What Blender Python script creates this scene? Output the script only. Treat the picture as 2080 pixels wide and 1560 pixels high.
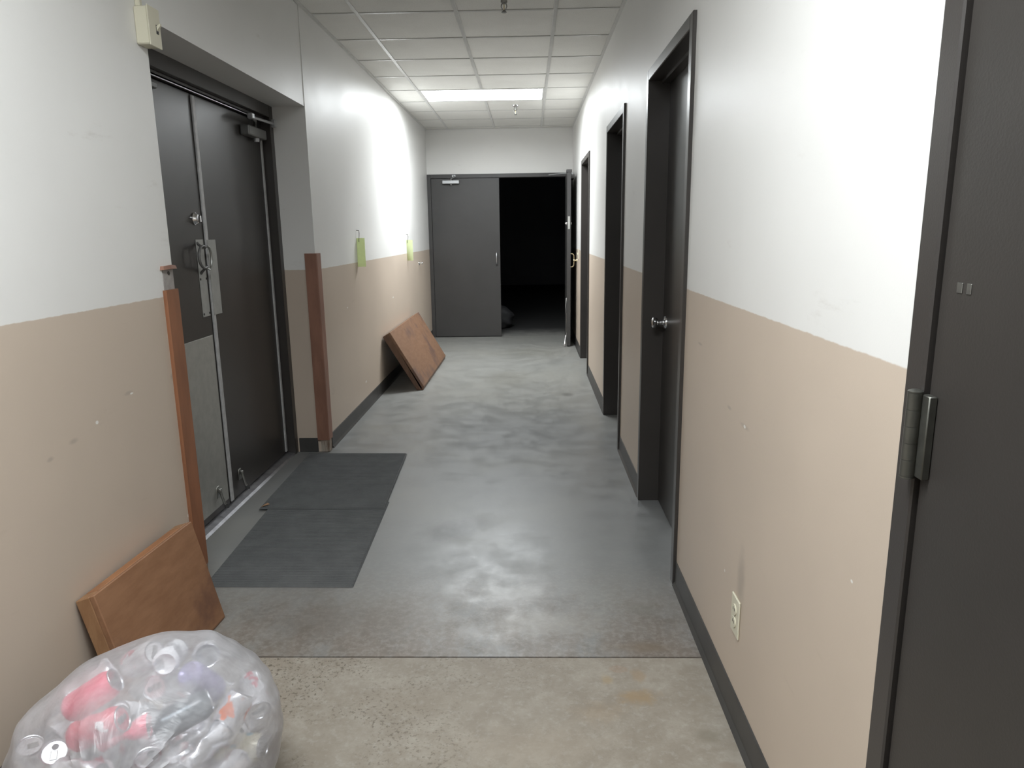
import bpy, bmesh, math, random
import numpy as np
from mathutils import Vector, Matrix

for o in list(bpy.data.objects): bpy.data.objects.remove(o)
S = bpy.context.scene
C = S.collection

# ------------------------------------------------------------------ camera
HC = 1.416
YAW, PITCH, ROLL, FPX = -0.0256, 0.2100, -0.0135, 1449.4
def cam_axes():
    cy, sy, cp, sp = math.cos(YAW), math.sin(YAW), math.cos(PITCH), math.sin(PITCH)
    f = Vector((sy*cp, cy*cp, -sp)); r = Vector((cy, -sy, 0)); u = r.cross(f)
    cr, sr = math.cos(ROLL), math.sin(ROLL)
    return cr*r + sr*u, -sr*r + cr*u, f
_r, _u, _f = cam_axes()
cd = bpy.data.cameras.new('camera'); cam = bpy.data.objects.new('camera', cd); C.objects.link(cam)
cd.sensor_width = 36; cd.lens = FPX/2080*36; cd.clip_start = 0.02; cd.clip_end = 60
M4 = Matrix((_r, _u, -_f)).transposed().to_4x4(); M4.translation = Vector((0, 0, HC)); cam.matrix_world = M4
S.camera = cam

# ------------------------------------------------------------------ world, light level, exposure
W = bpy.data.worlds.new('world'); S.world = W; W.use_nodes = True
W.node_tree.nodes['Background'].inputs[0].default_value = (0.8, 0.9, 1, 1)
W.node_tree.nodes['Background'].inputs[1].default_value = 0.0
S.view_settings.view_transform = 'Standard'; S.view_settings.look = 'None'
S.view_settings.gamma = 1; S.view_settings.use_curve_mapping = False
S.view_settings.exposure = 0.0
LAMP = 12.0                      # glow of the troffer lenses themselves
LAMP_W, LAMP_SPREAD = 70.0, 172.0 # downlight each prismatic lens sends out
LAMP_COL = (0.93, 0.975, 1.0)

# ------------------------------------------------------------------ dimensions
XL, XR, H = -1.344, 0.588, 2.738
YE = 9.80                        # end wall
YB = -3.2                        # wall behind the camera
PAINT = 1.199                    # top of the tan dado paint
ROW0, T = 4.741, 0.6096          # ceiling grid
TEE = -1.0444
RN, RF, RH = 2.69, 4.53, 2.174   # door recess in the left wall: near, far, head
XD = -1.60                       # face of the recessed doors

# ------------------------------------------------------------------ materials
MATS = {}
def new_mat(name):
    m = bpy.data.materials.new(name); m.use_nodes = True
    nt = m.node_tree; b = nt.nodes['Principled BSDF']
    MATS[name] = m
    return m, nt, b
def N(nt, t, **kw):
    n = nt.nodes.new(t)
    for k, v in kw.items():
        if k in n.inputs: n.inputs[k].default_value = v
        else: setattr(n, k, v)
    return n
def L(nt, a, b): nt.links.new(a, b)
def mixc(nt, fac, a, b):
    n = nt.nodes.new('ShaderNodeMix'); n.data_type = 'RGBA'
    for i, v in ((0, fac), (6, a), (7, b)):
        if hasattr(v, 'links') or hasattr(v, 'is_linked'): L(nt, v, n.inputs[i])
        elif i == 0: n.inputs[0].default_value = v
        else: n.inputs[i].default_value = (*v, 1)
    return n.outputs[2]
def math_(nt, op, a, b=None, clamp=False):
    n = nt.nodes.new('ShaderNodeMath'); n.operation = op; n.use_clamp = clamp
    for i, v in ((0, a), (1, b)):
        if v is None: continue
        if hasattr(v, 'is_linked'): L(nt, v, n.inputs[i])
        else: n.inputs[i].default_value = v
    return n.outputs[0]
def ramp(nt, v, lo, hi, a=0.0, b=1.0):
    n = nt.nodes.new('ShaderNodeMapRange'); n.interpolation_type = 'SMOOTHSTEP'
    L(nt, v, n.inputs[0])
    for i, x in zip((1, 2, 3, 4), (lo, hi, a, b)): n.inputs[i].default_value = x
    return n.outputs[0]
def wpos(nt): return N(nt, 'ShaderNodeNewGeometry').outputs['Position']
def opos(nt): return N(nt, 'ShaderNodeTexCoord').outputs['Object']
def noise(nt, vec, scale, detail=4, rough=0.55, stretch=None):
    if stretch:
        mp = N(nt, 'ShaderNodeMapping'); mp.inputs['Scale'].default_value = stretch
        L(nt, vec, mp.inputs[0]); vec = mp.outputs[0]
    n = N(nt, 'ShaderNodeTexNoise', Scale=scale, Detail=detail, Roughness=rough)
    L(nt, vec, n.inputs['Vector']); return n.outputs['Fac']
def bump(nt, b, h, strength, dist=0.002):
    n = N(nt, 'ShaderNodeBump', Strength=strength, Distance=dist)
    L(nt, h, n.inputs['Height']); L(nt, n.outputs[0], b.inputs['Normal'])
def spot(nt, pos, c, rad, soft=0.6, wob=0.0, nz=None, inner=None):
    """mask of a blotch round a point; rad is a 3-vector"""
    mp = N(nt, 'ShaderNodeMapping'); mp.vector_type = 'TEXTURE'
    mp.inputs['Location'].default_value = c; mp.inputs['Scale'].default_value = rad
    L(nt, pos, mp.inputs[0])
    ln = N(nt, 'ShaderNodeVectorMath', operation='LENGTH'); L(nt, mp.outputs[0], ln.inputs[0])
    d = ln.outputs['Value']
    if nz is not None: d = math_(nt, 'ADD', d, math_(nt, 'MULTIPLY', math_(nt, 'SUBTRACT', nz, 0.5), wob))
    m = ramp(nt, d, 1-soft, 1.0, 1, 0)
    if inner: m = math_(nt, 'MULTIPLY', m, ramp(nt, d, inner-0.2, inner, 0.25, 1))
    return m

def simple(name, col, rough=0.5, metal=0.0, var=0.0, scale=12, bstr=0.0, bscale=200, spec=0.5, stretch=None, col2=None):
    m, nt, b = new_mat(name)
    p = opos(nt)
    if var or col2:
        n = noise(nt, p, scale, 5, 0.6, stretch)
        c2 = col2 or tuple(c*(1-var) for c in col)
        L(nt, mixc(nt, ramp(nt, n, 0.3, 0.7), c2, col), b.inputs['Base Color'])
    else: b.inputs['Base Color'].default_value = (*col, 1)
    b.inputs['Roughness'].default_value = rough; b.inputs['Metallic'].default_value = metal
    b.inputs['Specular IOR Level'].default_value = spec
    if bstr: bump(nt, b, noise(nt, p, bscale, 3), bstr)
    return m

# two-tone wall paint
WHITE, TAN = (0.785, 0.778, 0.757), (0.585, 0.492, 0.405)
def wall_paint(name, chips=(), scuffs=(), dado=True):
    m, nt, b = new_mat(name); p = wpos(nt)
    sep = N(nt, 'ShaderNodeSeparateXYZ'); L(nt, p, sep.inputs[0])
    big = noise(nt, p, 1.6, 4); fine = noise(nt, p, 30, 3)
    z = math_(nt, 'ADD', sep.outputs[2], math_(nt, 'MULTIPLY', math_(nt, 'SUBTRACT', fine, 0.5), 0.006))
    up = ramp(nt, z, PAINT-0.002, PAINT+0.002)
    wcol = mixc(nt, ramp(nt, big, 0.3, 0.7), tuple(c*0.965 for c in WHITE), WHITE)
    tcol = mixc(nt, ramp(nt, big, 0.3, 0.7), tuple(c*0.94 for c in TAN), TAN)
    col = mixc(nt, up, tcol, wcol) if dado else wcol
    # faint rubbed marks on the dado
    rub = noise(nt, p, 5.0, 6, 0.7, (1, 0.5, 2.0))
    col = mixc(nt, math_(nt, 'MULTIPLY', ramp(nt, rub, 0.62, 0.8), 0.25), col, (0.33, 0.27, 0.21))
    for c, r in scuffs: col = mixc(nt, math_(nt, 'MULTIPLY', spot(nt, p, c, r, 0.8, 0.9, rub), 0.45), col, (0.30, 0.26, 0.22))
    for c, r in chips: col = mixc(nt, spot(nt, p, c, r, 0.4, 0.9, fine), col, (0.78, 0.76, 0.72))
    L(nt, col, b.inputs['Base Color'])
    b.inputs['Specular IOR Level'].default_value = 0.32
    rg = ramp(nt, big, 0.2, 0.8, 0.40, 0.48); L(nt, rg, b.inputs['Roughness'])
    bump(nt, b, noise(nt, p, 260, 2), 0.10, 0.001)
    return m
wall_paint('paint_left',
    chips=[((XL, 2.111, 0.855), (.05, .010, .007)), ((XL, 5.712, 0.229), (.05, .03, .010)), ((XL, 5.254, 0.884), (.05, .018, .007)),
           ((XL, 2.60, 0.345), (.05, .008, .008)), ((XL, 7.05, 0.80), (.05, .03, .008)), ((XL, 2.32, 0.90), (.05, .012, .004))],
    scuffs=[((XL, 2.30, 0.905), (.05, .035, .010)), ((XL, 1.99, 0.83), (.05, .03, .012)), ((XL, 1.88, 0.81), (.05, .02, .010)), ((XL, 2.6, 0.9), (.05, .02, .02))])
wall_paint('paint_right',
    chips=[((XR, 2.02, 0.40), (.05, .006, .006)), ((XR, 1.905, 0.885), (.05, .012, .006)), ((XR, 1.22, 0.78), (.05, .006, .004)), ((XR, 5.35, 0.86), (.05, .02, .006))],
    scuffs=[((XR, 1.90, 0.885), (.05, .06, .010)), ((XR, 2.06, 0.90), (.05, .03, .008)), ((XR, 2.45, 1.03), (.05, .05, .007)), ((XR, 1.86, 0.45), (.05, .05, .14))])
wall_paint('paint_end', dado=False)
simple('dark_paint', (0.047, 0.042, 0.039), 0.34, var=0.12, scale=3, bstr=0.08, bscale=300)
simple('door_paint', (0.040, 0.036, 0.033), 0.36, var=0.15, scale=2.5, bstr=0.12, bscale=240)
simple('end_door_paint', (0.054, 0.052, 0.051), 0.42, var=0.12, scale=2.5, bstr=0.1, bscale=240)
simple('room_dark', (0.45, 0.45, 0.47), 0.9)
simple('vinyl_base', (0.062, 0.060, 0.057), 0.45, var=0.2, scale=9)
simple('aluminium', (0.62, 0.63, 0.65), 0.33, 1.0, var=0.2, scale=14)
simple('dull_steel', (0.42, 0.42, 0.40), 0.42, 1.0, var=0.2, scale=6, stretch=(1, 1, 4))
simple('steel_plate', (0.46, 0.46, 0.43), 0.5, 0.55, var=0.12, scale=20)
simple('grey_plate', (0.42, 0.42, 0.40), 0.55, 0.2, var=0.12, scale=20)
simple('weatherstrip', (0.56, 0.56, 0.56), 0.55, 0.15, var=0.2, scale=25)
simple('chrome', (0.75, 0.75, 0.76), 0.12, 1.0)
simple('threshold_metal', (0.40, 0.40, 0.42), 0.55, 0.9, var=0.3, scale=14)
simple('bronze_hinge', (0.13, 0.13, 0.115), 0.38, 0.7, var=0.2, scale=30)
simple('brass', (0.72, 0.62, 0.40), 0.3, 0.9)
simple('closer_grey', (0.16, 0.16, 0.155), 0.45, 0.4)
simple('closer_silver', (0.48, 0.49, 0.50), 0.4, 0.6)
simple('ivory', (0.66, 0.63, 0.50), 0.45)
simple('slot_black', (0.02, 0.02, 0.02), 0.6)
simple('rubber_grey', (0.05, 0.05, 0.05), 0.8)
simple('guard_orange', (0.30, 0.125, 0.060), 0.5, var=0.25, scale=16, stretch=(1, 1, 0.25))
simple('guard_brown', (0.31, 0.155, 0.105), 0.5, var=0.25, scale=16, stretch=(1, 1, 0.25))
simple('worn_wood', (0.42, 0.37, 0.31), 0.8, col2=(0.15, 0.10, 0.07), scale=70, stretch=(1, 1, 0.15))
simple('bare_plaster', (0.40, 0.37, 0.35), 0.75, var=0.25, scale=25)
simple('tag_paper', (0.80, 0.86, 0.56), 0.75, var=0.08, scale=30)
def paper():
    m = MATS['tag_paper']; nt = m.node_tree; b = nt.nodes['Principled BSDF']; out = nt.nodes['Material Output']
    t = N(nt, 'ShaderNodeBsdfTranslucent'); t.inputs[0].default_value = (0.82, 0.88, 0.60, 1)
    mx = N(nt, 'ShaderNodeMixShader'); mx.inputs[0].default_value = 0.45
    L(nt, b.outputs[0], mx.inputs[1]); L(nt, t.outputs[0], mx.inputs[2]); L(nt, mx.outputs[0], out.inputs[0])
paper()
simple('tag_ink', (0.36, 0.53, 0.20), 0.8)
simple('wire', (0.10, 0.09, 0.08), 0.5, 0.6)
simple('tee_white', (0.72, 0.715, 0.69), 0.35, var=0.08, scale=10)
simple('leaf_brown', (0.30, 0.17, 0.09), 0.8)
simple('sack', (0.05, 0.05, 0.053), 0.6, var=0.3, scale=9)

def tile_mat():
    m, nt, b = new_mat('ceiling_tile'); p = wpos(nt)
    n1 = noise(nt, p, 3.0, 4); n2 = noise(nt, p, 160, 2, 0.5, (1, 1.6, 1))
    col = mixc(nt, ramp(nt, n1, 0.3, 0.7), (0.82, 0.81, 0.77), (0.87, 0.86, 0.82))
    col = mixc(nt, math_(nt, 'MULTIPLY', ramp(nt, n2, 0.60, 0.68), 0.30), col, (0.35, 0.34, 0.32))
    L(nt, col, b.inputs['Base Color']); b.inputs['Roughness'].default_value = 0.9
    bump(nt, b, n2, 0.35, 0.002)
tile_mat()

def concrete(name, near):
    m, nt, b = new_mat(name); p = wpos(nt)
    sep = N(nt, 'ShaderNodeSeparateXYZ'); L(nt, p, sep.inputs[0]); y = sep.outputs[1]; x = sep.outputs[0]
    big = noise(nt, p, 1.1, 5, 0.6); mid = noise(nt, p, 5.5, 6, 0.65); fine = noise(nt, p, 42, 5, 0.7)
    trowel = noise(nt, p, 3.2, 6, 0.7, (1.0, 0.45, 1))
    if near:
        med = noise(nt, p, 16, 7, 0.72)
        col = mixc(nt, ramp(nt, mid, 0.3, 0.7), (0.255, 0.222, 0.180), (0.340, 0.310, 0.262))
        col = mixc(nt, math_(nt, 'MULTIPLY', ramp(nt, med, 0.42, 0.62), 0.45), col, (0.225, 0.192, 0.152))
        col = mixc(nt, math_(nt, 'MULTIPLY', ramp(nt, fine, 0.50, 0.68), 0.35), col, (0.41, 0.39, 0.35))
        col = mixc(nt, math_(nt, 'MULTIPLY', ramp(nt, big, 0.45, 0.7), 0.5), col, (0.292, 0.248, 0.195))
        # dark pitting, denser to the left
        pit = noise(nt, p, 80, 6, 0.7); dens = noise(nt, p, 3.0, 4, 0.6)
        lft = ramp(nt, x, -0.75, 0.35, 1, 0.1)
        pm = math_(nt, 'MULTIPLY', ramp(nt, pit, 0.535, 0.60), math_(nt, 'MULTIPLY', ramp(nt, dens, 0.42, 0.56), lft))
        col = mixc(nt, math_(nt, 'MULTIPLY', pm, 0.85), col, (0.10, 0.082, 0.06))
        for c, r, k, cc in [((.283, 2.116, 0), (.034, .027, 1), 0.75, (.30, .13, .05)), ((.33, 1.97, 0), (.09, .05, 1), 0.6, (.30, .20, .095)),
                            ((.345, 2.08, 0), (.03, .05, 1), 0.38, (.30, .19, .09)), ((.20, 1.90, 0), (.11, .07, 1), 0.25, (.29, .20, .11)), ((.24, 2.055, 0), (.03, .03, 1), 0.4, (.36, .25, .11)),
                            ((.50, 1.80, 0), (.05, .035, 1), 0.6, (.20, .18, .14)), ((.53, 1.965, 0), (.045, .03, 1), 0.45, (.25, .21, .16)), ((.53, 1.68, 0), (.05, .02, 1), 0.55, (.22, .17, .13)),
                            ((-.35, 1.95, 0), (.25, .10, 1), 0.3, (.26, .22, .17)), ((.02, 1.75, 0), (.3, .12, 1), 0.25, (.33, .28, .22))]:
            ring = 0.75 if (c[0], c[1]) == (.283, 2.116) else None
            col = mixc(nt, math_(nt, 'MULTIPLY', spot(nt, p, c, r, 0.8, 2.2, med, ring), k), col, cc)
    else:
        col = mixc(nt, ramp(nt, mid, 0.3, 0.7), (0.185, 0.188, 0.186), (0.228, 0.231, 0.228))
        col = mixc(nt, math_(nt, 'MULTIPLY', ramp(nt, big, 0.42, 0.68), 0.55), col, (0.255, 0.252, 0.232))
        col = mixc(nt, math_(nt, 'MULTIPLY', ramp(nt, trowel, 0.52, 0.75), 0.22), col, (0.145, 0.145, 0.143))
        # brown tracked dirt before the joint
        d = math_(nt, 'MULTIPLY', ramp(nt, y, 2.15, 2.95, 1, 0), ramp(nt, trowel, 0.32, 0.60))
        col = mixc(nt, math_(nt, 'MULTIPLY', d, 0.8), col, (0.185, 0.148, 0.118))
        md = noise(nt, p, 13, 7, 0.75); d3 = math_(nt, 'MULTIPLY', ramp(nt, y, 2.15, 3.0, 1, 0), ramp(nt, md, 0.46, 0.62))
        col = mixc(nt, math_(nt, 'MULTIPLY', d3, 0.5), col, (0.130, 0.106, 0.085))
        d2 = math_(nt, 'MULTIPLY', ramp(nt, y, 2.2, 3.2, 1, 0), ramp(nt, fine, 0.45, 0.62))
        col = mixc(nt, math_(nt, 'MULTIPLY', d2, 0.35), col, (0.34, 0.325, 0.295))
        # paler, yellower far end with dark tracks
        f = ramp(nt, y, 4.8, 7.0)
        col = mixc(nt, math_(nt, 'MULTIPLY', f, 0.45), col, (0.265, 0.262, 0.235))
        for c, r, k, cc in [((-.40, 3.22, 0), (.18, .16, 1), 0.75, (0.079, 0.079, 0.079)), ((-.27, 3.33, 0), (.12, .12, 1), 0.5, (0.101, 0.101, 0.101)),
                            ((-.33, 2.98, 0), (.10, .06, 1), 0.4, (0.115, 0.112, 0.108)),
                            ((.34, 6.15, 0), (.09, .09, 1), 0.7, (0.094, 0.094, 0.086)), ((-.25, 6.9, 0), (.35, .6, 1), 0.4, (0.151, 0.144, 0.122)),
                            ((-.05, 8.4, 0), (.5, .5, 1), 0.35, (0.158, 0.158, 0.137)), ((-.15, 5.6, 0), (.25, .5, 1), 0.3, (0.158, 0.158, 0.151)),
                            ((.05, 2.40, 0), (.32, .13, 1), 0.5, (0.331, 0.317, 0.288)), ((-.08, 2.62, 0), (.2, .1, 1), 0.35, (0.331, 0.324, 0.302)),
                            ((.38, 2.24, 0), (.16, .05, 1), 0.6, (0.173, 0.130, 0.086)), ((-.75, 2.42, 0), (.45, .2, 1), 0.45, (0.144, 0.122, 0.101)), ((.42, 2.5, 0), (.08, .08, 1), 0.35, (0.158, 0.158, 0.137))]:
            col = mixc(nt, math_(nt, 'MULTIPLY', spot(nt, p, c, r, 0.85, 1.5, mid), k), col, cc)
    L(nt, col, b.inputs['Base Color'])
    rg = ramp(nt, mid, 0.25, 0.75, 0.30 if not near else 0.5, 0.46 if not near else 0.62)
    L(nt, rg, b.inputs['Roughness']); b.inputs['Specular IOR Level'].default_value = 0.5
    bump(nt, b, fine, 0.12 if not near else 0.25, 0.003)
concrete('concrete_far', False); concrete('concrete_near', True)
def floor_room():
    m, nt, b = new_mat('concrete_fade'); p = wpos(nt)
    sep = N(nt, 'ShaderNodeSeparateXYZ'); L(nt, p, sep.inputs[0])
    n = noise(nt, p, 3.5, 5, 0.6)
    light_fade = ramp(nt, math_(nt, 'ADD', sep.outputs[1], math_(nt, 'MULTIPLY', math_(nt, 'SUBTRACT', n, 0.5), 0.9)), YE-0.1, YE+0.95)  # corridor light dying away into the dark room, painted into the floor colour
    L(nt, mixc(nt, light_fade, (0.20, 0.198, 0.185), (0.035, 0.035, 0.035)), b.inputs['Base Color']); b.inputs['Roughness'].default_value = 0.75
floor_room()
simple('joint_filler', (0.13, 0.10, 0.075), 0.85, var=0.3, scale=30)

def wood(name, c1, c2, c3, sc=3.0, stretch=(1, .12, 1), rough=0.55, stain=0.5):
    m, nt, b = new_mat(name); p = opos(nt)
    g = noise(nt, p, sc*9, 6, 0.65, stretch); g2 = noise(nt, p, sc*1.3, 5, 0.6)
    col = mixc(nt, ramp(nt, g, 0.3, 0.7), c2, c1)
    col = mixc(nt, math_(nt, 'MULTIPLY', ramp(nt, g2, 0.5, 0.68), stain), col, c3)
    L(nt, col, b.inputs['Base Color']); b.inputs['Roughness'].default_value = rough
    bump(nt, b, g, 0.15, 0.002)
wood('ply_near', (0.30, 0.155, 0.082), (0.235, 0.115, 0.058), (0.14, 0.066, 0.042), 3.0, (1, .25, 1), stain=0.8)
wood('ply_near_edge', (0.40, 0.19, 0.085), (0.30, 0.13, 0.055), (0.20, 0.09, 0.045), 4, (1, .08, 1))
wood('pine_end', (0.34, 0.19, 0.095), (0.26, 0.13, 0.06), (0.13, 0.07, 0.045), 5, (1, 1, .2), stain=0.7)
wood('ply_far', (0.225, 0.128, 0.078), (0.185, 0.10, 0.058), (0.105, 0.065, 0.055), 3.2, (1, .3, 1), stain=0.75)
wood('ply_far_end', (0.17, 0.095, 0.06), (0.13, 0.07, 0.042), (0.08, 0.05, 0.035), 6, (1, 1, .15))

def mat_rib():
    m, nt, b = new_mat('mat_ribbed'); p = wpos(nt)
    n = noise(nt, p, 9, 5, 0.65); f = noise(nt, p, 400, 2)
    col = mixc(nt, ramp(nt, n, 0.3, 0.75), (0.088, 0.092, 0.094), (0.118, 0.122, 0.124))
    col = mixc(nt, math_(nt, 'MULTIPLY', ramp(nt, f, 0.5, 0.7), 0.3), col, (0.16, 0.16, 0.155))
    L(nt, col, b.inputs['Base Color']); b.inputs['Roughness'].default_value = 0.85
mat_rib()

def lens_mat():
    m, nt, b = new_mat('troffer_lens')
    b.inputs['Base Color'].default_value = (0.9, 0.9, 0.9, 1); b.inputs['Roughness'].default_value = 0.4
    b.inputs['Emission Color'].default_value = (*LAMP_COL, 1); b.inputs['Emission Strength'].default_value = LAMP
lens_mat()

def film_mat():
    m, nt, b = new_mat('clear_film'); out = nt.nodes['Material Output']
    p = opos(nt)
    tr = N(nt, 'ShaderNodeBsdfTransparent'); tr.inputs[0].default_value = (0.97, 0.97, 0.985, 1)
    tl = N(nt, 'ShaderNodeBsdfTranslucent'); tl.inputs[0].default_value = (0.90, 0.90, 0.94, 1)
    df = N(nt, 'ShaderNodeBsdfDiffuse'); df.inputs[0].default_value = (0.90, 0.90, 0.94, 1)
    gl = N(nt, 'ShaderNodeBsdfGlossy'); gl.inputs['Roughness'].default_value = 0.3
    mw = N(nt, 'ShaderNodeMixShader'); mw.inputs[0].default_value = 0.35; L(nt, df.outputs[0], mw.inputs[1]); L(nt, tl.outputs[0], mw.inputs[2])
    n = noise(nt, p, 7, 4, 0.6)
    wn = N(nt, 'ShaderNodeTexNoise', Scale=9.0, Detail=4.0, Roughness=0.5, Distortion=1.8); L(nt, p, wn.inputs['Vector'])
    bp = N(nt, 'ShaderNodeBump', Strength=0.55, Distance=0.012); L(nt, wn.outputs['Fac'], bp.inputs['Height'])
    for q in (df, gl): L(nt, bp.outputs[0], q.inputs['Normal'])
    mt = N(nt, 'ShaderNodeMixShader'); L(nt, ramp(nt, n, 0.3, 0.7, 0.27, 0.48), mt.inputs[0]); L(nt, tr.outputs[0], mt.inputs[1]); L(nt, mw.outputs[0], mt.inputs[2])
    fr = N(nt, 'ShaderNodeFresnel', IOR=1.45)
    mg = N(nt, 'ShaderNodeMixShader'); L(nt, math_(nt, 'MULTIPLY', fr.outputs[0], 0.55), mg.inputs[0]); L(nt, mt.outputs[0], mg.inputs[1]); L(nt, gl.outputs[0], mg.inputs[2])
    L(nt, mg.outputs[0], out.inputs[0])
film_mat()

# ------------------------------------------------------------------ mesh helpers
def bm_box(bm, x0, x1, y0, y1, z0, z1, bevel=0.0, seg=1):
    vs = [bm.verts.new((x, y, z)) for x in (x0, x1) for y in (y0, y1) for z in (z0, z1)]
    fs = [bm.faces.new([vs[i] for i in f]) for f in ((0, 1, 3, 2), (4, 6, 7, 5), (0, 4, 5, 1), (2, 3, 7, 6), (0, 2, 6, 4), (1, 5, 7, 3))]
    if bevel:
        es = list({e for f in fs for e in f.edges})
        bmesh.ops.bevel(bm, geom=es, offset=bevel, segments=seg, profile=0.5, affect='EDGES')
def bm_prism(bm, poly0, poly1):
    """solid between two matching 3-D polygons"""
    a = [bm.verts.new(p) for p in poly0]; b = [bm.verts.new(p) for p in poly1]; n = len(a)
    bm.faces.new(a[::-1]); bm.faces.new(b)
    for i in range(n): bm.faces.new((a[i], a[(i+1) % n], b[(i+1) % n], b[i]))
def bm_lathe(bm, prof, origin=(0, 0, 0), axis='z', n=20):
    """prof: (radius, height) pairs"""
    rings = []
    for r, h in prof:
        ring = []
        for k in range(n):
            a = 2*math.pi*k/n; c, s = r*math.cos(a), r*math.sin(a)
            v = {'z': (c, s, h), 'x': (h, c, s), 'y': (s, h, c)}[axis]
            ring.append(bm.verts.new(Vector(v)+Vector(origin)))
        rings.append(ring)
    for q in range(len(rings)-1):
        for k in range(n): bm.faces.new((rings[q][k], rings[q][(k+1) % n], rings[q+1][(k+1) % n], rings[q+1][k]))
    if prof[0][0] > 1e-6: bm.faces.new(rings[0][::-1])
    if prof[-1][0] > 1e-6: bm.faces.new(rings[-1])
def bm_tube(bm, pts, r, n=10):
    pts = [Vector(p) for p in pts]; rings = []
    for i, p in enumerate(pts):
        d = (pts[min(i+1, len(pts)-1)]-pts[max(i-1, 0)]).normalized()
        a = d.orthogonal().normalized() if i == 0 else (rings_a - d*rings_a.dot(d)).normalized()
        rings_a = a; bb = d.cross(a)
        rings.append([bm.verts.new(p+r*(a*math.cos(2*math.pi*k/n)+bb*math.sin(2*math.pi*k/n))) for k in range(n)])
    for q in range(len(rings)-1):
        for k in range(n): bm.faces.new((rings[q][k], rings[q][(k+1) % n], rings[q+1][(k+1) % n], rings[q+1][k]))
    bm.faces.new(rings[0][::-1]); bm.faces.new(rings[-1])
def mesh(name, bm, mat, smooth=False):
    bmesh.ops.recalc_face_normals(bm, faces=bm.faces[:])
    me = bpy.data.meshes.new(name); bm.to_mesh(me); bm.free(); me.materials.append(MATS[mat])
    if smooth:
        me.polygons.foreach_set('use_smooth', [True]*len(me.polygons))
        me.set_sharp_from_angle(angle=math.radians(40))
    return me
def place(name, me, parent=None, **kw):
    o = bpy.data.objects.new(name, me); C.objects.link(o)
    if parent is not None: o.parent = parent; o.matrix_parent_inverse = Matrix.Translation(-parent.location) if parent.rotation_euler[:] == (0, 0, 0) else parent.matrix_basis.inverted()
    for k, v in kw.items(): o[k] = v
    return o
def obj(name, bm, mat, parent=None, smooth=False, **kw): return place(name, mesh(name, bm, mat, smooth), parent, **kw)
def boxo(name, mat, parent, x0, x1, y0, y1, z0, z1, bevel=0.0, **kw):
    bm = bmesh.new(); bm_box(bm, x0, x1, y0, y1, z0, z1, bevel); return obj(name, bm, mat, parent, **kw)
def empty(name, loc, **kw):
    o = bpy.data.objects.new(name, None); C.objects.link(o); o.location = loc; o.empty_display_size = 0.05
    for k, v in kw.items(): o[k] = v
    return o
def arc(c, r, a0, a1, n, plane='xz'):
    out = []
    for i in range(n+1):
        a = math.radians(a0+(a1-a0)*i/n); u, v = r*math.cos(a), r*math.sin(a)
        d = {'xz': (u, 0, v), 'yz': (0, u, v), 'xy': (u, v, 0)}[plane]
        out.append((c[0]+d[0], c[1]+d[1], c[2]+d[2]))
    return out

# ================================================================== THE SETTING
ST = dict(kind='structure')
# ---- floor
fl = boxo('floor', 'joint_filler', None, XL-0.4, XR+0.3, YB-0.2, YE, -0.12, -0.014, **ST, label='sealed grey concrete corridor floor with a crack-like joint', category='floor')
boxo('concrete_slab', 'concrete_far', fl, XL-0.4, XR+0.3, 2.184, YE+0.02, -0.014, 0.0)
boxo('concrete_slab', 'concrete_near', fl, XL-0.4, XR+0.3, YB-0.2, 2.177, -0.014, 0.0)
# ---- left wall with its door recess
bm = bmesh.new()
XW = XL-0.40
bm_box(bm, XW, XL, YB, RN, 0, H+0.05)
bm_box(bm, XW, XL, RF, YE, 0, H+0.05)
bm_box(bm, XW, XL-0.003, RN, RF, RH, H+0.05)
wl = obj('wall_left', bm, 'paint_left', None, **ST, label='left corridor wall, off-white above a tan dado, with a door recess', category='wall')
# ---- right wall with four door openings
DOORS_R = [(0.066, 1.083), (2.69, 3.672), (4.517, 5.497), (7.06, 8.06)]
FH = 2.158
XRW = XR+0.16
bm = bmesh.new(); y = YB
for a, b_ in DOORS_R + [(YE, None)]:
    bm_box(bm, XR, XRW, y, a, 0, H+0.05)
    if b_ is None: break
    bm_box(bm, XR, XRW, a, b_, FH, H+0.05); y = b_
obj('wall_right', bm, 'paint_right', None, **ST, label='right corridor wall, off-white above a tan dado, with four doors', category='wall')
# ---- end wall above the double door, wall behind the camera, dark room beyond
boxo('wall_end', 'paint_end', None, XL-0.4, XRW, YE, YE+0.15, 2.172, H+0.05, **ST, label='off-white end wall above the dark double doors', category='wall')
boxo('wall_back', 'paint_end', None, XL-0.4, XRW, YB-0.15, YB, 0, H+0.05, **ST, label='corridor wall behind the viewpoint', category='wall')
bm = bmesh.new()
bm_box(bm, -2.6, -2.5, YE+0.15, 19.6, 0, 3.0); bm_box(bm, 1.6, 1.7, YE+0.15, 19.6, 0, 3.0); bm_box(bm, -2.6, 1.7, 19.6, 19.7, 0, 3.0)
bm_box(bm, -2.5, XL, YE+0.05, YE+0.15, 0, 3.0); bm_box(bm, XR, 1.6, YE+0.05, YE+0.15, 0, 3.0); bm_box(bm, -2.6, 1.7, YE+0.15, 19.7, 3.0, 3.1)
obj('wall_beyond', bm, 'room_dark', None, **ST, label='unlit walls of the dark room beyond the end doors', category='wall')
boxo('floor_beyond', 'concrete_fade', None, -2.6, 1.7, YE+0.02, 19.7, -0.12, -0.001, **ST, label='dim floor of the dark room beyond the end doors', category='floor')

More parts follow.
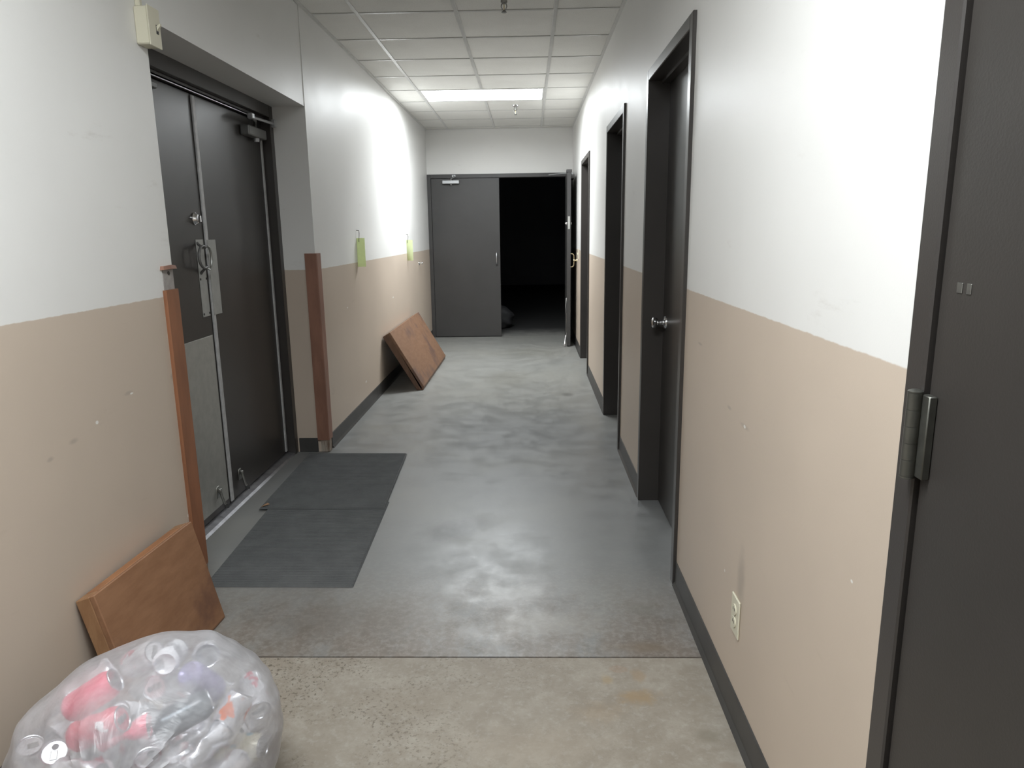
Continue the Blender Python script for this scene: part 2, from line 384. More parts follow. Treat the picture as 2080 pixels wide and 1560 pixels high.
# ---- ceiling: slab above, tiles and grid below
ce = boxo('ceiling', 'tee_white', None, XL-0.02, XR+0.02, YB, YE, H+0.04, H+0.10, **ST, label='suspended ceiling of square white tiles in a metal grid', category='ceiling')
cols = [(XL, TEE), (TEE, TEE+T), (TEE+T, TEE+2*T), (TEE+2*T, XR)]
k0 = int(math.floor((YB-ROW0)/T)); LIGHT_ROWS = (4, -7)
tile_cache = {}
for k in range(k0, 9):
    y0, y1 = max(ROW0+k*T, YB), min(ROW0+(k+1)*T, YE)
    for ci, (x0, x1) in enumerate(cols):
        if k in LIGHT_ROWS and ci in (1, 2): continue
        w, d = round(x1-x0, 4), round(y1-y0, 4)
        if (w, d) not in tile_cache:
            bm = bmesh.new(); bm_box(bm, -w/2+0.004, w/2-0.004, -d/2+0.004, d/2-0.004, 0, 0.016, 0.003)
            tile_cache[(w, d)] = mesh('ceiling_tile', bm, 'ceiling_tile')
        o = place('ceiling_tile', tile_cache[(w, d)], ce); o.location = ((x0+x1)/2, (y0+y1)/2, H+0.005)
        o.matrix_parent_inverse = Matrix.Identity(4)
for x in (TEE, TEE+2*T): boxo('main_tee', 'tee_white', ce, x-0.012, x+0.012, YB, YE, H, H+0.004, 0.001)
yl = YB
for k in sorted(LIGHT_ROWS):
    boxo('main_tee', 'tee_white', ce, TEE+T-0.012, TEE+T+0.012, yl, ROW0+k*T+0.010, H, H+0.004, 0.001); yl = ROW0+(k+1)*T-0.010
boxo('main_tee', 'tee_white', ce, TEE+T-0.012, TEE+T+0.012, yl, YE, H, H+0.004, 0.001)
for k in range(k0+1, 9):
    yy = ROW0+k*T
    for ci, (x0, x1) in enumerate(cols):
        boxo('cross_tee', 'tee_white', ce, x0+(0.012 if ci else 0), x1-(0.012 if ci < 3 else 0), yy-0.012, yy+0.012, H+0.0008, H+0.004, 0.001)
for a, b_ in ((XL, XL+0.022), (XR-0.022, XR)): boxo('wall_angle', 'tee_white', ce, a, b_, YB, YE, H-0.002, H+0.003)
boxo('wall_angle', 'tee_white', ce, XL, XR, YE-0.022, YE, H-0.0025, H+0.003)

# ---- baseboards
def baseboard(name, side, y0, y1, label, h=0.102):
    bm = bmesh.new(); s = 1 if side == 'l' else -1; x = XL if side == 'l' else XR
    prof = [(0, 0), (0.016, 0), (0.012, 0.006), (0.006, 0.016), (0.0045, h-0.003), (0.002, h), (0, h)]
    bm_prism(bm, [(x+s*a, y0, z) for a, z in prof], [(x+s*a, y1, z) for a, z in prof])
    return obj(name, bm, 'vinyl_base', None, **ST, label=label, category='baseboard')
baseboard('baseboard_left', 'l', YB, RN-0.10, 'black vinyl baseboard on the left wall before the door recess', 0.112)
baseboard('baseboard_left', 'l', RF+0.085, YE-0.02, 'black vinyl baseboard on the left wall beyond the door recess')
baseboard('baseboard_right', 'r', 1.085, 2.688, 'black vinyl baseboard below the wall outlet on the right')
baseboard('baseboard_right', 'r', 3.674, 4.515, 'black vinyl baseboard between the first and second narrow right doors')
baseboard('baseboard_right', 'r', 5.499, 7.058, 'black vinyl baseboard between the second and third narrow right doors')
baseboard('baseboard_right', 'r', 8.062, YE-0.02, 'black vinyl baseboard behind the open door leaf')
bm = bmesh.new(); bm_box(bm, -1.535, XL-0.065, RF-0.007, RF, 0, 0.095, 0.002)
obj('baseboard_recess', bm, 'vinyl_base', None, **ST, label='short black vinyl baseboard inside the door recess', category='baseboard')

# ================================================================== DOORS
# ---- recessed double door on the left
d1 = empty('door_1', (-1.6, 3.61, 0), **ST, label='dark double exterior door in the left wall recess', category='door')
fr = empty('door_frame', (-1.6, 3.61, 0)); fr.parent = d1; fr.matrix_parent_inverse = Matrix.Translation(-d1.location)
XF = -1.545
boxo('jamb', 'dark_paint', fr, -1.70, XF, RF-0.058, RF, 0, RH, 0.002)
boxo('jamb', 'dark_paint', fr, -1.70, XF, RN, RN+0.04, 0, RH, 0.002)
boxo('head', 'dark_paint', fr, -1.70, XF, RN+0.04, RF-0.058, 2.105, RH, 0.002)
boxo('head_stop', 'dark_paint', fr, -1.70, XF-0.03, RN+0.04, RF-0.058, 2.082, 2.105, 0.002)
boxo('weather_strip', 'aluminium', fr, XF-0.036, XF-0.030, RN+0.04, RF-0.058, 2.080, 2.091)
Y1a, YS, Y2b = RN+0.044, 3.556, RF-0.062
leaf1 = boxo('leaf', 'door_paint', d1, XD-0.045, XD, Y1a, YS-0.006, 0.022, 2.078, 0.002)
leaf2 = boxo('leaf', 'door_paint', d1, XD-0.045, XD, YS, Y2b, 0.022, 2.078, 0.002)
boxo('astragal', 'weatherstrip', leaf2, XD, XD+0.010, YS-0.002, YS+0.026, 0.03, 2.07, 0.002)
boxo('edge_strip', 'weatherstrip', leaf2, XD, XD+0.008, Y2b-0.040, Y2b-0.014, 0.03, 2.03, 0.002)
boxo('latch_guard', 'grey_plate', leaf2, XD+0.0102, XD+0.0135, YS+0.001, 3.652, 1.026, 1.398, 0.0012)
pp = boxo('pull_plate', 'grey_plate', leaf1, XD, XD+0.003, 3.457, 3.535, 1.026, 1.400, 0.001)
boxo('kick_plate', 'steel_plate', leaf1, XD, XD+0.002, Y1a+0.02, 3.537, 0.055, 0.928, 0.0008)
bm = bmesh.new()                              # curved pull
pts = [(XD+0.003, 3.467, 1.385), (XD+0.012, 3.463, 1.375), (XD+0.03, 3.455, 1.365)] + \
      [(XD+0.046+0.0*a, 3.462+0.052*math.cos(math.radians(t))-0.03, 1.318+0.052*math.sin(math.radians(t))) for a, t in enumerate(range(60, 301, 20))] + \
      [(XD+0.03, 3.470, 1.262), (XD+0.012, 3.472, 1.247), (XD+0.003, 3.474, 1.236)]
bm_tube(bm, pts, 0.0065, 10); obj('pull_handle', bm, 'closer_grey', leaf1, True)
bm = bmesh.new()
pts = [(XD+0.03, 3.459, 1.358)] + [(XD+0.05, 3.470+0.034*math.cos(math.radians(t)), 1.312+0.056*math.sin(math.radians(t))) for t in range(80, -81, -20)] + [(XD+0.03, 3.466, 1.268)]
bm_tube(bm, pts, 0.0055, 8); obj('pull_ring', bm, 'dull_steel', leaf1, True)
bm = bmesh.new(); bm_lathe(bm, [(0.030, 0), (0.030, 0.006), (0.024, 0.012), (0.020, 0.020), (0.018, 0.021)], (XD, 3.470, 1.497), 'x', 24)
db = obj('deadbolt', bm, 'chrome', leaf1, True)
bm = bmesh.new(); bm_box(bm, XD+0.021, XD+0.034, 3.465, 3.475, 1.480, 1.514, 0.003); obj('thumb_turn', bm, 'chrome', leaf1)
for yy in (3.465, 3.528):
    for zz in (1.04, 1.21):
        bm = bmesh.new(); bm_lathe(bm, [(0.006, 0), (0.005, 0.002), (0.001, 0.0026)], (XD+0.003, yy, zz), 'x', 10); obj('screw', bm, 'slot_black', leaf1, True)
def kickdown(leaf, y, s, mat):
    bm = bmesh.new(); bm_box(bm, XD, XD+0.006, y-0.018, y+0.018, 0.105, 0.165, 0.002); bm_box(bm, XD+0.006, XD+0.022, y-0.010, y+0.010, 0.135, 0.155, 0.003)
    bm_tube(bm, [(XD+0.014, y, 0.148), (XD+0.020, y+0.004, 0.11), (XD+0.026, y+0.010, 0.072), (XD+0.034, y+0.016, 0.058)], 0.007, 8)
    obj('door_holder', bm, mat, leaf, True)
    bm = bmesh.new(); bm_lathe(bm, [(0.011, 0.045), (0.012, 0.060), (0.008, 0.066)], (XD+0.034, y+0.016, 0), 'z', 12); obj('rubber_tip', bm, 'rubber_grey', leaf, True)
kickdown(leaf2, 3.695, 1, 'dull_steel'); kickdown(leaf1, 3.415, 1, 'dull_steel')
bm = bmesh.new()                              # closer body and arm
bm_box(bm, XD, XD+0.055, 4.135, 4.405, 1.965, 2.02, 0.008, 2)
obj('closer_body', bm, 'closer_grey', leaf2)
bm = bmesh.new(); bm_lathe(bm, [(0.016, 1.945), (0.018, 1.955), (0.018, 1.966)], (XD+0.028, 4.30, 0), 'z', 14); obj('closer_spindle', bm, 'closer_silver', leaf2, True)
bm = bmesh.new(); bm_tube(bm, [(XD+0.028, 4.30, 2.02), (XD+0.028, 4.30, 2.045), (XD+0.06, 4.22, 2.05), (XD+0.075, 4.14, 2.053)], 0.009, 8); obj('closer_arm', bm, 'closer_grey', leaf2, True)
bm = bmesh.new(); bm_tube(bm, [(XD+0.075, 4.12, 2.056), (XD+0.082, 4.465, 2.066)], 0.008, 8); bm_box(bm, XD+0.06, XD+0.09, 4.10, 4.14, 2.045, 2.075, 0.004); bm_box(bm, XD+0.070, XD+0.095, 4.446, 4.471, 2.045, 2.09, 0.003)
obj('closer_rod', bm, 'closer_silver', leaf2)
bm = bmesh.new(); bm_box(bm, XD, XD+0.03, 2.90, 3.19, 2.030, 2.055, 0.004); obj('top_bolt', bm, 'closer_grey', leaf1)
bm = bmesh.new()
bm_prism(bm, [(-1.66, RN+0.04, 0), (-1.548, RN+0.04, 0), (-1.560, RN+0.04, 0.010), (-1.590, RN+0.04, 0.016), (-1.66, RN+0.04, 0.016)],
             [(-1.66, RF-0.058, 0), (-1.548, RF-0.058, 0), (-1.560, RF-0.058, 0.010), (-1.590, RF-0.058, 0.016), (-1.66, RF-0.058, 0.016)])
obj('threshold', bm, 'threshold_metal', d1)

# ---- narrow doors of the right wall (leaf set back inside a deep frame)
def knobset(parent, x, y, z):
    bm = bmesh.new()
    bm_lathe(bm, [(0.033, 0), (0.033, -0.004), (0.028, -0.010), (0.014, -0.014), (0.011, -0.030), (0.013, -0.038), (0.024, -0.044), (0.029, -0.054), (0.028, -0.064), (0.020, -0.070), (0.001, -0.071)], (x, y, z), 'x', 24)
    obj('door_knob', bm, 'chrome', parent, True)
def right_door(name, y0, y1, label, recess, knob):
    d = empty(name, (XR+0.09, (y0+y1)/2, 0), **ST, label=label, category='door')
    f = empty('door_frame', d.location); f.parent = d; f.matrix_parent_inverse = Matrix.Translation(-d.location)
    w, xf, xb = 0.05, XR-0.014, XRW
    boxo('jamb', 'dark_paint', f, xf, xb, y0, y0+w, 0, FH, 0.003)
    boxo('jamb', 'dark_paint', f, xf, xb, y1-w, y1, 0, FH, 0.003)
    boxo('head', 'dark_paint', f, xf, xb, y0+w, y1-w, FH-w, FH, 0.003)
    if recess:
        a, b_ = XR+recess, XR+recess+0.044
        boxo('stop', 'dark_paint', f, XR+recess-0.040, a-0.002, y0+w, y1-w, FH-w-0.014, FH-w)
        lf = boxo('leaf', 'door_paint', d, a, b_, y0+w+0.003, y1-w-0.003, 0.008, FH-w-0.004, 0.002)
        if knob: knobset(lf, a, y1-w-0.07, 0.965)
    else:
        a = XR-0.006
        lf = boxo('leaf', 'door_paint', d, a, a+0.044, y0+w+0.004, y1-w-0.005, 0.010, FH-w-0.004, 0.002)
        yh = y1-w-0.0025
        for zc in (0.28, 1.115, 1.93):
            bm = bmesh.new()
            for i in range(5):
                z0 = zc-0.0635+i*0.0254
                bm_lathe(bm, [(0.0100, z0), (0.0106, z0+0.0004), (0.0106, z0+0.0250), (0.0100, z0+0.0254)], (XR-0.0245, yh, 0), 'z', 16)
            bm_lathe(bm, [(0.0106, zc+0.0635), (0.0108, zc+0.066), (0.006, zc+0.0685), (0.001, zc+0.069)], (XR-0.0245, yh, 0), 'z', 16)
            bm_lathe(bm, [(0.004, zc-0.0685), (0.0108, zc-0.066), (0.0106, zc-0.0635)], (XR-0.0245, yh, 0), 'z', 16)
            bm_box(bm, XR-0.0185, a-0.0003, yh-0.027, yh-0.004, zc-0.0625, zc+0.0625, 0.0015)
            obj('hinge', bm, 'bronze_hinge', d, True)
        for yy, rz in ((0.983, 1), (0.962, 0.8)):  # two small flat grey marks on the leaf
            bm = bmesh.new(); bm_box(bm, a-0.0012, a, yy-0.006*rz, yy+0.006*rz, 1.327, 1.341, 0.0004); obj('door_mark', bm, 'dull_steel', lf)
    return d
right_door('door_2', 2.69, 3.672, 'narrow dark door with a chrome knob, nearest of the three recessed right doors', 0.09, True)
right_door('door_3', 4.517, 5.497, 'dark recessed doorway in the middle of the right wall', 0.10, False)
right_door('door_4', 7.06, 8.06, 'farthest narrow dark door on the right, beside the open leaf', 0.09, False)
right_door('door_5', 0.066, 1.083, 'large dark door with a bronze hinge at the right edge', 0, False)

# ---- end double door, left leaf shut, right leaf swung open
d6 = empty('door_6', (-0.38, YE, 0), **ST, label='dark double door at the corridor end, right leaf open', category='door')
f6 = empty('door_frame', d6.location); f6.parent = d6; f6.matrix_parent_inverse = Matrix.Translation(-d6.location)
boxo('jamb', 'end_door_paint', f6, XL+0.001, XL+0.050, YE-0.012, YE+0.14, 0, 2.172, 0.003)
boxo('jamb', 'end_door_paint', f6, XR-0.050, XR-0.001, YE-0.012, YE+0.14, 0, 2.172, 0.003)
boxo('head', 'end_door_paint', f6, XL+0.050, XR-0.050, YE-0.012, YE+0.14, 2.122, 2.172, 0.003)
lf = boxo('leaf', 'end_door_paint', d6, XL+0.053, -0.386, YE-0.008, YE+0.036, 0.010, 2.118, 0.002)
YF = YE-0.008
bm = bmesh.new(); bm_tube(bm, [(-0.435, YF, 1.145), (-0.435, YF-0.035, 1.138), (-0.435, YF-0.045, 1.12), (-0.435, YF-0.045, 1.02), (-0.435, YF-0.035, 1.0), (-0.435, YF, 0.995)], 0.009, 10)
obj('pull_handle', bm, 'aluminium', lf, True)
bm = bmesh.new(); bm_box(bm, -1.135, -0.912, YF-0.06, YF, 2.048, 2.092, 0.006, 2); obj('closer_body', bm, 'closer_silver', lf)
bm = bmesh.new(); bm_lathe(bm, [(0.014, 2.030), (0.016, 2.048)], (-1.02, YF-0.03, 0), 'z', 12); bm_lathe(bm, [(0.012, 2.092), (0.012, 2.115)], (-1.02, YF-0.03, 0), 'z', 12)
obj('closer_spindle', bm, 'closer_grey', lf, True)
bm = bmesh.new(); bm_tube(bm, [(-1.02, YF-0.03, 2.112), (-0.96, YF-0.10, 2.135), (-0.985, YF-0.02, 2.15)], 0.007, 8); bm_box(bm, -1.01, -0.96, YF-0.016, YF-0.004, 2.136, 2.162, 0.003)
obj('closer_arm', bm, 'closer_silver', lf)
# open leaf: hinged at the right jamb, standing almost square to the wall
leafW = 0.915
op = empty('open_leaf', (XR-0.054, YE-0.030, 0)); op.parent = d6; op.matrix_parent_inverse = Matrix.Translation(-d6.location)
op.rotation_euler = (0, 0, math.radians(-1.4))
def lp(name, bm, mat, smooth=False):          # a piece given in the leaf's own frame: x across thickness, y to the latch edge
    o = place(name, mesh(name, bm, mat, smooth), None); o.parent = op; return o
bm = bmesh.new(); bm_box(bm, -0.046, 0, -leafW, 0, 0.010, 2.118, 0.002); lp('leaf_panel', bm, 'end_door_paint')
ye = -leafW
bm = bmesh.new(); bm_box(bm, -0.036, -0.010, ye-0.0015, ye, 1.44, 1.59, 0.0005); lp('latch_plate', bm, 'steel_plate')
bm = bmesh.new(); bm_lathe(bm, [(0.020, 0), (0.018, -0.012), (0.012, -0.022), (0.001, -0.024)], (-0.046, ye+0.06, 1.507), 'x', 16); lp('lock_cylinder', bm, 'chrome', True)
bm = bmesh.new(); bm_lathe(bm, [(0.018, 0), (0.017, 0.010), (0.001, 0.012)], (0, ye+0.06, 1.507), 'x', 16); lp('lock_turn', bm, 'dull_steel', True)
bm = bmesh.new(); bm_tube(bm, [(0, ye+0.05, 1.145), (0.025, ye+0.05, 1.142), (0.038, ye+0.05, 1.125), (0.040, ye+0.05, 1.065), (0.038, ye+0.05, 1.005), (0.025, ye+0.05, 0.988), (0, ye+0.05, 0.985)], 0.0075, 10); lp('pull_handle', bm, 'brass', True)
bm = bmesh.new(); bm_box(bm, -0.046-0.006, -0.046, ye+0.03, ye+0.07, 0.11, 0.17, 0.002); bm_tube(bm, [(-0.056, ye+0.05, 0.14), (-0.066, ye+0.03, 0.08), (-0.072, ye+0.0, 0.03)], 0.007, 8); lp('door_holder', bm, 'chrome', True)
bm = bmesh.new(); bm_lathe(bm, [(0.012, 0.005), (0.013, 0.022), (0.009, 0.032)], (-0.074, ye-0.002, 0), 'z', 12); lp('rubber_tip', bm, 'chrome', True)
bm = bmesh.new(); bm_tube(bm, [(-0.05, ye+0.10, 0.60), (-0.056, ye+0.06, 0.50), (-0.052, ye+0.03, 0.38), (-0.052, ye+0.05, 0.24), (-0.052, ye+0.05, 0.17)], 0.005, 8); lp('holder_cord', bm, 'dull_steel', True)
bm = bmesh.new(); bm_box(bm, -0.056, 0.012, ye-0.006, ye+0.10, 2.105, 2.135, 0.003); lp('top_bracket', bm, 'end_door_paint')
bm = bmesh.new(); bm_box(bm, 0.0, 0.05, ye+0.30, ye+0.60, 2.05, 2.10, 0.005); lp('closer_body', bm, 'closer_grey')
bm = bmesh.new(); bm_tube(bm, [(0.03, ye+0.42, 2.112), (0.03, ye+0.42, 2.128), (-0.10, ye+0.62, 2.135), (-0.26, ye+0.86, 2.140)], 0.008, 8); lp('closer_arm', bm, 'closer_silver', True)
for zc in (0.25, 1.06, 1.90):
    bm = bmesh.new(); bm_lathe(bm, [(0.0085, zc-0.06), (0.0085, zc+0.06)], (0.006, 0.012, 0), 'z', 12); lp('hinge', bm, 'bronze_hinge', True)

# ================================================================== LIGHTS AND CEILING FITTINGS
def troffer(k, label, out=1.0):
    y0, y1 = ROW0+k*T, ROW0+(k+1)*T; x0, x1 = TEE, TEE+2*T
    t = empty('ceiling_light', ((x0+x1)/2, (y0+y1)/2, H), label=label, category='light', group='fluorescent ceiling lights')
    bm = bmesh.new(); e = 0.012; w = 0.018
    for a in ((x0+e, x1-e, y0+e, y0+e+w), (x0+e, x1-e, y1-e-w, y1-e), (x0+e, x0+e+w, y0+e+w, y1-e-w), (x1-e-w, x1-e, y0+e+w, y1-e-w)): bm_box(bm, *a, H+0.001, H+0.014)
    obj('frame', bm, 'tee_white', t)
    boxo('diffuser', 'troffer_lens', t, x0+e+w, x1-e-w, y0+e+w, y1-e-w, H+0.006, H+0.012)
    la = bpy.data.lights.new('lamp', 'AREA'); la.shape = 'RECTANGLE'; la.size = x1-x0-2*(e+w)-0.01; la.size_y = y1-y0-2*(e+w)-0.01
    la.energy = LAMP_W*out; la.color = LAMP_COL; la.spread = math.radians(LAMP_SPREAD)
    lo = bpy.data.objects.new('lamp', la); C.objects.link(lo); lo.parent = t; lo.location = (0, 0, 0.004)
troffer(LIGHT_ROWS[0], 'bright rectangular fluorescent light set in the ceiling grid down the corridor', 1.02)
troffer(LIGHT_ROWS[1], 'fluorescent ceiling light above the viewpoint, out of the picture', 0.62)

def sprinkler(x, y, label):
    s = empty('fire_sprinkler', (x, y, H+0.005), label=label, category='sprinkler', group='ceiling sprinklers')
    z = H+0.005
    bm = bmesh.new(); bm_lathe(bm, [(0.036, z), (0.036, z-0.004), (0.026, z-0.016), (0.017, z-0.020), (0.001, z-0.0201)], (x, y, 0), 'z', 24); obj('escutcheon', bm, 'chrome', s, True)
    bm = bmesh.new(); bm_lathe(bm, [(0.014, z-0.018), (0.014, z-0.034), (0.019, z-0.035), (0.019, z-0.048), (0.012, z-0.054), (0.001, z-0.0545)], (x, y, 0), 'z', 12); obj('body', bm, 'dull_steel', s, True)
    bm = bmesh.new()
    for q in (-1, 1): bm_tube(bm, [(x+q*0.012, y, z-0.050), (x+q*0.016, y, z-0.066), (x+q*0.010, y, z-0.082), (x, y, z-0.090)], 0.0032, 8)
    obj('frame_arms', bm, 'dull_steel', s, True)
    bm = bmesh.new(); bm_lathe(bm, [(0.003, z-0.052), (0.003, z-0.088)], (x, y, 0), 'z', 8); obj('bulb', bm, 'brass', s, True)
    bm = bmesh.new(); bm_lathe(bm, [(0.006, z-0.088), (0.015, z-0.096), (0.016, z-0.098), (0.001, z-0.0982)], (x, y, 0), 'z', 16); obj('deflector', bm, 'dull_steel', s, True)
sprinkler(-0.13, ROW0-0.5*T, 'dark metal sprinkler head hanging at the top edge, before the light')
sprinkler(-0.13, ROW0+5.5*T, 'small shiny sprinkler head just beyond the ceiling light')

# ================================================================== WALL FITTINGS
# ivory switch box over the recess corner
sb = empty('switch_box', (XL, 2.66, 2.12), label='ivory surface-mounted switch box above the recess corner, conduit going up', category='switch box')
bx = boxo('box', 'ivory', sb, XL, XL+0.048, 2.617, 2.690, 2.066, 2.188, 0.004)
boxo('cover_plate', 'ivory', sb, XL+0.048, XL+0.052, 2.613, 2.694, 2.062, 2.192, 0.0015)
bm = bmesh.new(); bm_prism(bm, [(XL+0.052, 2.664, 2.118), (XL+0.052, 2.664, 2.134), (XL+0.066, 2.664, 2.142), (XL+0.066, 2.664, 2.134)], [(XL+0.052, 2.674, 2.118), (XL+0.052, 2.674, 2.134), (XL+0.066, 2.674, 2.142), (XL+0.066, 2.674, 2.134)])
obj('toggle', bm, 'ivory', sb)
boxo('toggle_slot', 'slot_black', sb, XL+0.052, XL+0.0525, 2.661, 2.677, 2.108, 2.138)
boxo('conduit', 'ivory', sb, XL, XL+0.018, 2.630, 2.652, 2.188, H-0.003, 0.004)

# outlet and light switch on the right wall
ol = empty('wall_outlet', (XR, 1.878, 0.33), label='ivory duplex wall outlet low on the right wall', category='outlet')
boxo('cover_plate', 'ivory', ol, XR-0.006, XR, 1.842, 1.916, 0.272, 0.389, 0.003)
for zc in (0.349, 0.311):
    bm = bmesh.new(); bm_lathe(bm, [(0.017, 0), (0.017, -0.002), (0.016, -0.003), (0.001, -0.0031)], (XR-0.006, 1.879, zc), 'x', 20); so = obj('socket', bm, 'ivory', ol, True)
    for dy in (-0.006, 0.006): boxo('slot', 'slot_black', so, XR-0.0097, XR-0.0091, 1.879+dy-0.0012, 1.879+dy+0.0012, zc-0.002, zc+0.007)
bm = bmesh.new(); bm_lathe(bm, [(0.0035, 0), (0.003, -0.0015), (0.0005, -0.0018)], (XR-0.006, 1.879, 0.330), 'x', 10); obj('screw', bm, 'dull_steel', ol, True)
sw = empty('light_switch', (XR, 8.72, 1.15), label='cream light switch plate beside the farthest narrow right door', category='switch')
boxo('cover_plate', 'ivory', sw, XR-0.006, XR, 8.55, 8.63, 1.09, 1.21, 0.002)
boxo('toggle', 'ivory', sw, XR-0.018, XR-0.006, 8.585, 8.595, 1.14, 1.165, 0.002)

# wall bumpers for the end doors' pulls
def bumper(x, s, y, z, mat, label):
    b = empty('door_stop', (x, y, z), label=label, category='door stop', group='wall door stops')
    bm = bmesh.new(); bm_lathe(bm, [(0.024, 0), (0.022, s*0.006), (0.010, s*0.010), (0.009, s*0.030), (0.001, s*0.0301)], (x, y, z), 'x', 16); obj('base', bm, mat, b, True)
    bm = bmesh.new(); bm_lathe(bm, [(0.015, s*0.030), (0.017, s*0.036), (0.015, s*0.044), (0.001, s*0.046)], (x, y, z), 'x', 16); obj('tip', bm, 'chrome' if s > 0 else 'brass', b, True)
bumper(XL, 1, 8.82, 1.055, 'chrome', 'small silver wall door stop on the left wall near the shut leaf')
bumper(XR, -1, 8.86, 1.065, 'brass', 'small brass wall door stop beside the open leaf pull')

# green tags hanging on wires
def tag(y, zt, w, h, rz, curl, label):
    t = empty('hanging_tag', (XL+0.02, y, zt), label=label, category='tag', group='green hanging tags')
    t.rotation_euler = (0, 0, math.radians(rz))
    nx, nz = 6, 12; bm = bmesh.new(); g = []
    for j in range(nz+1):
        row = []
        for i in range(nx+1):
            u, v = i/nx, j/nz
            dx = -w/2+w*u; dz = -h*v
            off = curl*(1-u)**2*v*v*0.9 + 0.004*math.sin(3*u+4*v)
            row.append((dx, off, dz))
        g.append(row)
    F = [[bm.verts.new(p) for p in r] for r in g]; B = [[bm.verts.new((p[0], p[1]+0.0012, p[2])) for p in r] for r in g]
    for j in range(nz):
        for i in range(nx):
            bm.faces.new((F[j][i], F[j+1][i], F[j+1][i+1], F[j][i+1])); bm.faces.new((B[j][i], B[j][i+1], B[j+1][i+1], B[j+1][i]))
    for i in range(nx): bm.faces.new((F[0][i], F[0][i+1], B[0][i+1], B[0][i])); bm.faces.new((F[nz][i], B[nz][i], B[nz][i+1], F[nz][i+1]))
    for j in range(nz): bm.faces.new((F[j][0], B[j][0], B[j+1][0], F[j+1][0])); bm.faces.new((F[j][nx], F[j+1][nx], B[j+1][nx], B[j][nx]))
    o = place('card', mesh('card', bm, 'tag_paper', True)); o.parent = t
    bm = bmesh.new(); bm_tube(bm, [(-0.004, 0.008, -0.035), (-0.003, -0.008, -0.012), (0, -0.004, 0.01), (0.002, 0.0, 0.035), (0, 0.0, 0.058)], 0.0022, 6)
    o = place('wire', mesh('wire', bm, 'wire', True)); o.parent = t
    bm = bmesh.new(); bm_tube(bm, [(0.0, 0, 0.058), (-0.02, 0, 0.060)], 0.003, 6); o = place('nail', mesh('nail', bm, 'wire', True)); o.parent = t
    o.rotation_euler = (0, 0, math.radians(-rz))
    for j in range(3):
        bm = bmesh.new(); bm_box(bm, -w*0.3, w*0.3, -0.0022+0.002, -0.0012+0.002, -h*(0.30+0.12*j)-0.004, -h*(0.30+0.12*j))
        bm.free()
    return t
tag(5.66, 1.385, 0.082, 0.222, 12, 0.0, 'flat pale green tag hanging on a wire, nearer of two')
tag(7.96, 1.345, 0.098, 0.225, 10, 0.09, 'curled pale green tag hanging on a wire, farther of two')

# ---- corner guards of the recess
def L_guard(bm, x0, yc, sgn, leg_wall, leg_jamb, t, z0, z1):
    """L strip round a recess corner; sgn=-1: wall leg runs to smaller y (near corner), +1: to larger y"""
    r = 0.006
    yo = yc - sgn*t
    poly = [(x0, yc+sgn*leg_wall), (x0+t*0.6, yc+sgn*leg_wall), (x0+t, yc+sgn*(leg_wall-0.004)), (x0+t, yo+sgn*r), (x0+t-r*0.3, yo+sgn*r*0.3), (x0+t-r, yo), (x0-leg_jamb, yo), (x0-leg_jamb, yc), (x0, yc)]
    if sgn < 0: poly = poly[::-1]
    bm_prism(bm, [(a, b, z0) for a, b in poly], [(a, b, z1) for a, b in poly])
g1 = empty('corner_guard', (XL, RN, 0), label='orange-brown corner guard on the near recess corner, its top broken off', category='corner guard', group='recess corner guards')
bm = bmesh.new(); L_guard(bm, XL, RN, -1, 0.088, 0.06, 0.012, 0.10, 1.222); obj('strip', bm, 'guard_orange', g1)
bm = bmesh.new(); L_guard(bm, XL, RN, -1, 0.080, 0.055, 0.010, 0.003, 0.0995); obj('worn_foot', bm, 'worn_wood', g1)
bm = bmesh.new(); L_guard(bm, XL, RN, -1, 0.078, 0.03, 0.003, 1.2225, 1.296); obj('bare_patch', bm, 'bare_plaster', g1)
bm = bmesh.new()
bm_prism(bm, [(XL, RN-0.092, 1.296), (XL, RN+0.004, 1.296), (XL+0.016, RN+0.006, 1.297), (XL+0.018, RN-0.04, 1.299), (XL+0.014, RN-0.090, 1.297)],
             [(XL, RN-0.086, 1.310), (XL, RN+0.001, 1.312), (XL+0.014, RN+0.002, 1.309), (XL+0.016, RN-0.04, 1.313), (XL+0.012, RN-0.085, 1.309)])
obj('broken_end', bm, 'guard_brown', g1)
bm = bmesh.new(); bm_lathe(bm, [(0.007, 0), (0.007, 0.003), (0.004, 0.005), (0.0005, 0.0055)], (XL+0.003, RN-0.038, 1.283), 'x', 10); obj('nail_head', bm, 'wire', g1, True)
g2 = empty('corner_guard', (XL, RF, 0), label='reddish-brown corner guard on the far recess corner, bare wood at its foot', category='corner guard', group='recess corner guards')
bm = bmesh.new(); L_guard(bm, XL, RF, 1, 0.075, 0.064, 0.014, 0.082, 1.300); obj('strip', bm, 'guard_brown', g2)
bm = bmesh.new(); L_guard(bm, XL, RF, 1, 0.045, 0.044, 0.011, 0.003, 0.0815); obj('worn_foot', bm, 'worn_wood', g2)

